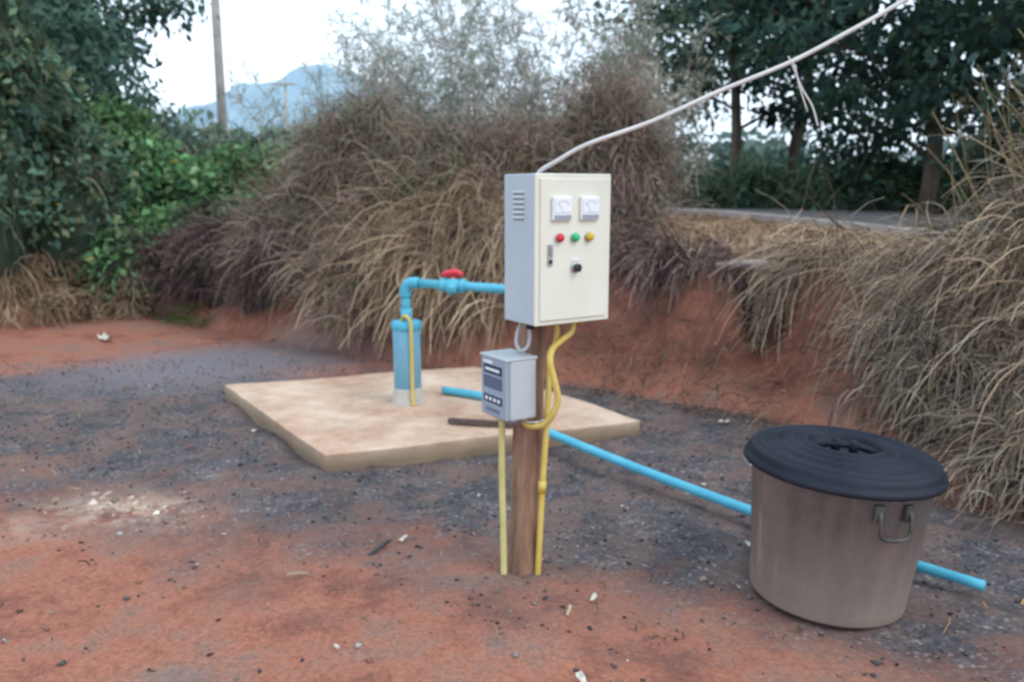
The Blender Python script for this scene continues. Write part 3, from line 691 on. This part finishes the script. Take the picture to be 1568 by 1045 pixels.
vt = empty('vine_covered_tree')
LT = [(-6.7,10.2,1.6,1.2,1,1.5),(-6.95,10.4,3.2,1.2,1,1.5),(-7.2,10.5,4.8,1.35,1.1,1.5),(-5.75,10.9,1.3,.8,.8,1.2),(-8.6,10.5,3,1.5,1,3.2),(-6.1,10.9,2.7,.6,.7,.8),(-6.6,10.7,6.0,.9,.8,1.0)]
tube('trunk',[(-6.8,10.6,.3),(-6.8,10.6,3),(-7.0,10.6,6.2)],[.2,.15,.05],M_bark,vt,10)
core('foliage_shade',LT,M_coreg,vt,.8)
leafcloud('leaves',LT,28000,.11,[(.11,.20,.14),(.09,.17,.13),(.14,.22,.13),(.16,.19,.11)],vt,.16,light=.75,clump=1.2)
leafcloud('yellow_leaves',LT,150,.10,[(.36,.30,.08),(.30,.22,.08)],vt,.05)
stemcloud('hanging_vines',LT,3500,.5,.012,[(.18,.21,.14),(.22,.22,.15),(.14,.19,.12)],vt,.7,.1,.08,tuft=10,spread=.12)
tree('broadleaf_tree',(-7.3,14),4.6,1.7,7500,.15,[(.10,.18,.14),(.13,.22,.16),(.085,.16,.13)],11,.1,(.2,0),10,.6,.2)
tree('broadleaf_tree',(-9.0,15.5),5.6,2.0,7500,.15,[(.10,.18,.14),(.13,.22,.16),(.085,.16,.13)],12,.12,(.2,0),10,.7,.2)
vn = empty('creeping_vine')
LC = [(-5.1,12.2,.9,1.1,.8,1.15),(-4.0,12.0,1.0,1.0,.8,1.05),(-6.1,12.6,1.5,1.1,.9,1.4),(-5.5,11.2,.5,.8,.6,.95),(-3.2,12.2,1.2,1.0,.8,.95),(-4.6,11.2,.5,.6,.5,.8),(-4.95,10.8,.45,.5,.5,.75)]
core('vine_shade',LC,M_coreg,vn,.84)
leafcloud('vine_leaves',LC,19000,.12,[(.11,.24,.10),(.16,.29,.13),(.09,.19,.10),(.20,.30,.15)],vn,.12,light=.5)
leafcloud('vine_yellow_leaves',LC,90,.10,[(.40,.35,.10)],vn,.04)
ms = empty('distant_scrub')
LS = [(-9.5,20,1.6,2.2,1.2,1.8),(-7.2,19,1.6,1.8,1.2,1.5),(-5.2,17.5,1.5,1.7,1.1,1.2),(-4.2,22,1.6,2.0,1.2,1.5),(-2.4,20,1.7,1.6,1.2,1.8),(-12.5,21,1.8,2.6,1.3,2.6),(0,22,1.8,2.4,1.2,1.7),(-6.0,27,2.0,3,1.5,1.7)]
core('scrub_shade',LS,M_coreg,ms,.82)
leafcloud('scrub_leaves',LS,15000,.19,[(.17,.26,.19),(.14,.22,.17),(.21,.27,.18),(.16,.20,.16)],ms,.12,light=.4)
stemcloud('scrub_stems',LS,5000,.9,.02,[(.22,.26,.19),(.28,.26,.21)],ms,.3,.9,.08,tuft=10,spread=.2)
dt = empty('distant_treeline')
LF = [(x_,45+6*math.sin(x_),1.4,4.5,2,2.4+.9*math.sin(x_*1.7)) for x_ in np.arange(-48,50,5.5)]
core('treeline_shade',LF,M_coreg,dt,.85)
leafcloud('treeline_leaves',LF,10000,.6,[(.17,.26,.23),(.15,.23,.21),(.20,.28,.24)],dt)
fs = empty('feathery_shrub')
def feather(xc,yc,Ns,hmin,hmax,spread,tag,cols,nl=26):
    B = np.stack([xc+R.normal(size=Ns)*spread*.5, yc+R.normal(size=Ns)*.4, np.full(Ns,1.5)],-1)
    D = np.stack([R.normal(size=Ns)*.25,R.normal(size=Ns)*.2,np.ones(Ns)],-1)
    K=9; P = grow(B,D,R.uniform(hmin,hmax,Ns),.05,K,.08)
    strips(f'{tag}_stems',P,(.016*(1-.8*np.linspace(0,1,K)))[None]*np.ones((Ns,1)),palette(Ns,[(.30,.28,.23),(.36,.34,.27)]),M_straw,fs)
    def at(P,K,nl,lo):
        n_ = len(P); t = R.uniform(lo,1,(n_,nl))*(K-1); i0 = np.minimum(t.astype(int),K-2); f_=(t-i0)[...,None]
        idx = np.arange(n_)[:,None]; return (P[idx,i0]*(1-f_)+P[idx,i0+1]*f_).reshape(-1,3)
    p = at(P,K,nl,.2); M = len(p)
    D = unit(R.normal(size=(M,3))*.8+np.array([0,0,.8])); Q = grow(p,D,R.uniform(.15,.5,M),.20,6,.10,False)
    strips(f'{tag}_branchlets',Q,np.array([.009,.010,.010,.009,.007,.004])[None]*np.ones((M,1)),palette(M,cols),M_straw,fs)
    p2 = at(Q,6,9,.15); M = len(p2)
    D = unit(R.normal(size=(M,3))*.7+np.array([0,0,.3])); Q2 = grow(p2,D,R.uniform(.05,.13,M),.1,3,.1,False)
    strips(f'{tag}_leaflets',Q2,np.array([.006,.012,.003])[None]*R.uniform(.6,1.4,(M,1)),palette(M,cols),M_leaf,fs)
PALE = [(.42,.47,.42),(.36,.42,.37),(.48,.50,.44),(.38,.38,.33)]  # leaf colours paled to stand in for overexposing backlight
feather(-1.7,10.6,26,1.2,2.3,.9,'pale_1',PALE)
feather(-.7,10.4,38,1.3,3.1,1.1,'pale_2',PALE)
feather(.4,10.2,38,1.2,2.7,1.1,'pale_3',PALE+[(.42,.32,.30)])
feather(1.4,10.2,34,1.0,2.4,.9,'pale_4',[(.32,.35,.28),(.36,.30,.26),(.26,.32,.24)])

M_pole = noisy('concrete_pole',(.30,.27,.25),(.42,.39,.36),3,.85,.2)
def upole(x_,y_,h,r):
    e = empty('utility_pole'); z = float(H(x_,y_))-.3
    tube('shaft',[(x_,y_,z),(x_,y_,z+h)],[r,r*.7],M_pole,e,12,False)
    boxp('crossarm',(x_-.9,y_-.06-r,z+h-.6),(x_+.9,y_+.06-r,z+h-.45),M_pole,e,.01)
    for k in (-.8,0,.8): lathe(f'insulator_{k+1:.0f}',[(.05,0),(.07,.03),(.04,.06),(.06,.09),(.02,.14)],M_white,e,12,(x_+k,y_-r,z+h-.445))
upole(-8.5,25,10.5,.15)
upole(-18.5,70,10.5,.15)
bm = bmesh.new(); nx_, ny_ = 110, 24; g = []
for j in range(ny_):
    row=[]
    for i in range(nx_):
        x_ = -380+i*5.; y_ = 300+j*8.
        rid = 56*math.exp(-((x_+88)/72)**2)+20*math.exp(-((x_+210)/70)**2)+2.5*math.exp(-((x_+72)/14)**2)+1.3*math.sin(x_*.13)+.8*math.sin(x_*.31+1)
        pr = math.sin(math.pi*j/(ny_-1))
        row.append(bm.verts.new((x_,y_,-2+max(rid,0)*pr*(1+.04*math.sin(x_*.2+y_*.15)))))
    g.append(row)
for j in range(ny_-1):
    for i in range(nx_-1): bm.faces.new((g[j][i],g[j][i+1],g[j+1][i+1],g[j+1][i]))
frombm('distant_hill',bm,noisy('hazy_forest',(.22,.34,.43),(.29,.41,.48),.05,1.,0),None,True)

# ---------------------------------------------------------------- light
w = bpy.data.worlds.new('World'); sc.world = w; w.use_nodes = True
nt = w.node_tree; bg = nt.nodes['Background']
sky = nt.nodes.new('ShaderNodeTexSky'); sky.sky_type = 'NISHITA'; sky.sun_disc = False
el = math.radians(48); az = math.radians(125)
sky.sun_elevation = el; sky.sun_rotation = az; sky.air_density = 1.2; sky.dust_density = 3
tc = nt.nodes.new('ShaderNodeTexCoord'); nz = nt.nodes.new('ShaderNodeTexNoise'); nz.inputs['Scale'].default_value = 2.5
nt.links.new(tc.outputs['Generated'], nz.inputs['Vector'])
cr = nt.nodes.new('ShaderNodeValToRGB'); cr.color_ramp.elements[0].position=.3; cr.color_ramp.elements[1].position=.7
cr.color_ramp.elements[0].color=(.8,.8,.8,1); cr.color_ramp.elements[1].color=(.93,.93,.93,1)
nt.links.new(nz.outputs['Fac'], cr.inputs[0])
mx = nt.nodes.new('ShaderNodeMix'); mx.data_type='RGBA'
nt.links.new(cr.outputs[0], mx.inputs[0]); nt.links.new(sky.outputs[0], mx.inputs[6]); mx.inputs[7].default_value=(9.2,10.8,12.6,1)
nt.links.new(mx.outputs[2], bg.inputs['Color']); bg.inputs['Strength'].default_value = .15
sl = bpy.data.lights.new('sun','SUN'); sl.energy = 1.1; sl.angle = math.radians(20); sl.color=(1,.95,.88)
so = bpy.data.objects.new('sun',sl); sc.collection.objects.link(so)
sd = Vector((math.sin(az)*math.cos(el), math.cos(az)*math.cos(el), math.sin(el)))
so.rotation_euler = (-sd).to_track_quat('-Z','Y').to_euler()

# ---------------------------------------------------------------- camera
cd = bpy.data.cameras.new('camera'); cam = bpy.data.objects.new('camera',cd); sc.collection.objects.link(cam)
cam.location = (0,0,1.55); cam.rotation_euler = (math.radians(90-10.2),0,0)
cd.lens = 29.04; cd.sensor_width = 36; cd.clip_end = 3000; cd.clip_start=.05
cd.dof.use_dof = True; cd.dof.focus_distance = 1.2; cd.dof.aperture_fstop = 5.0
sc.camera = cam
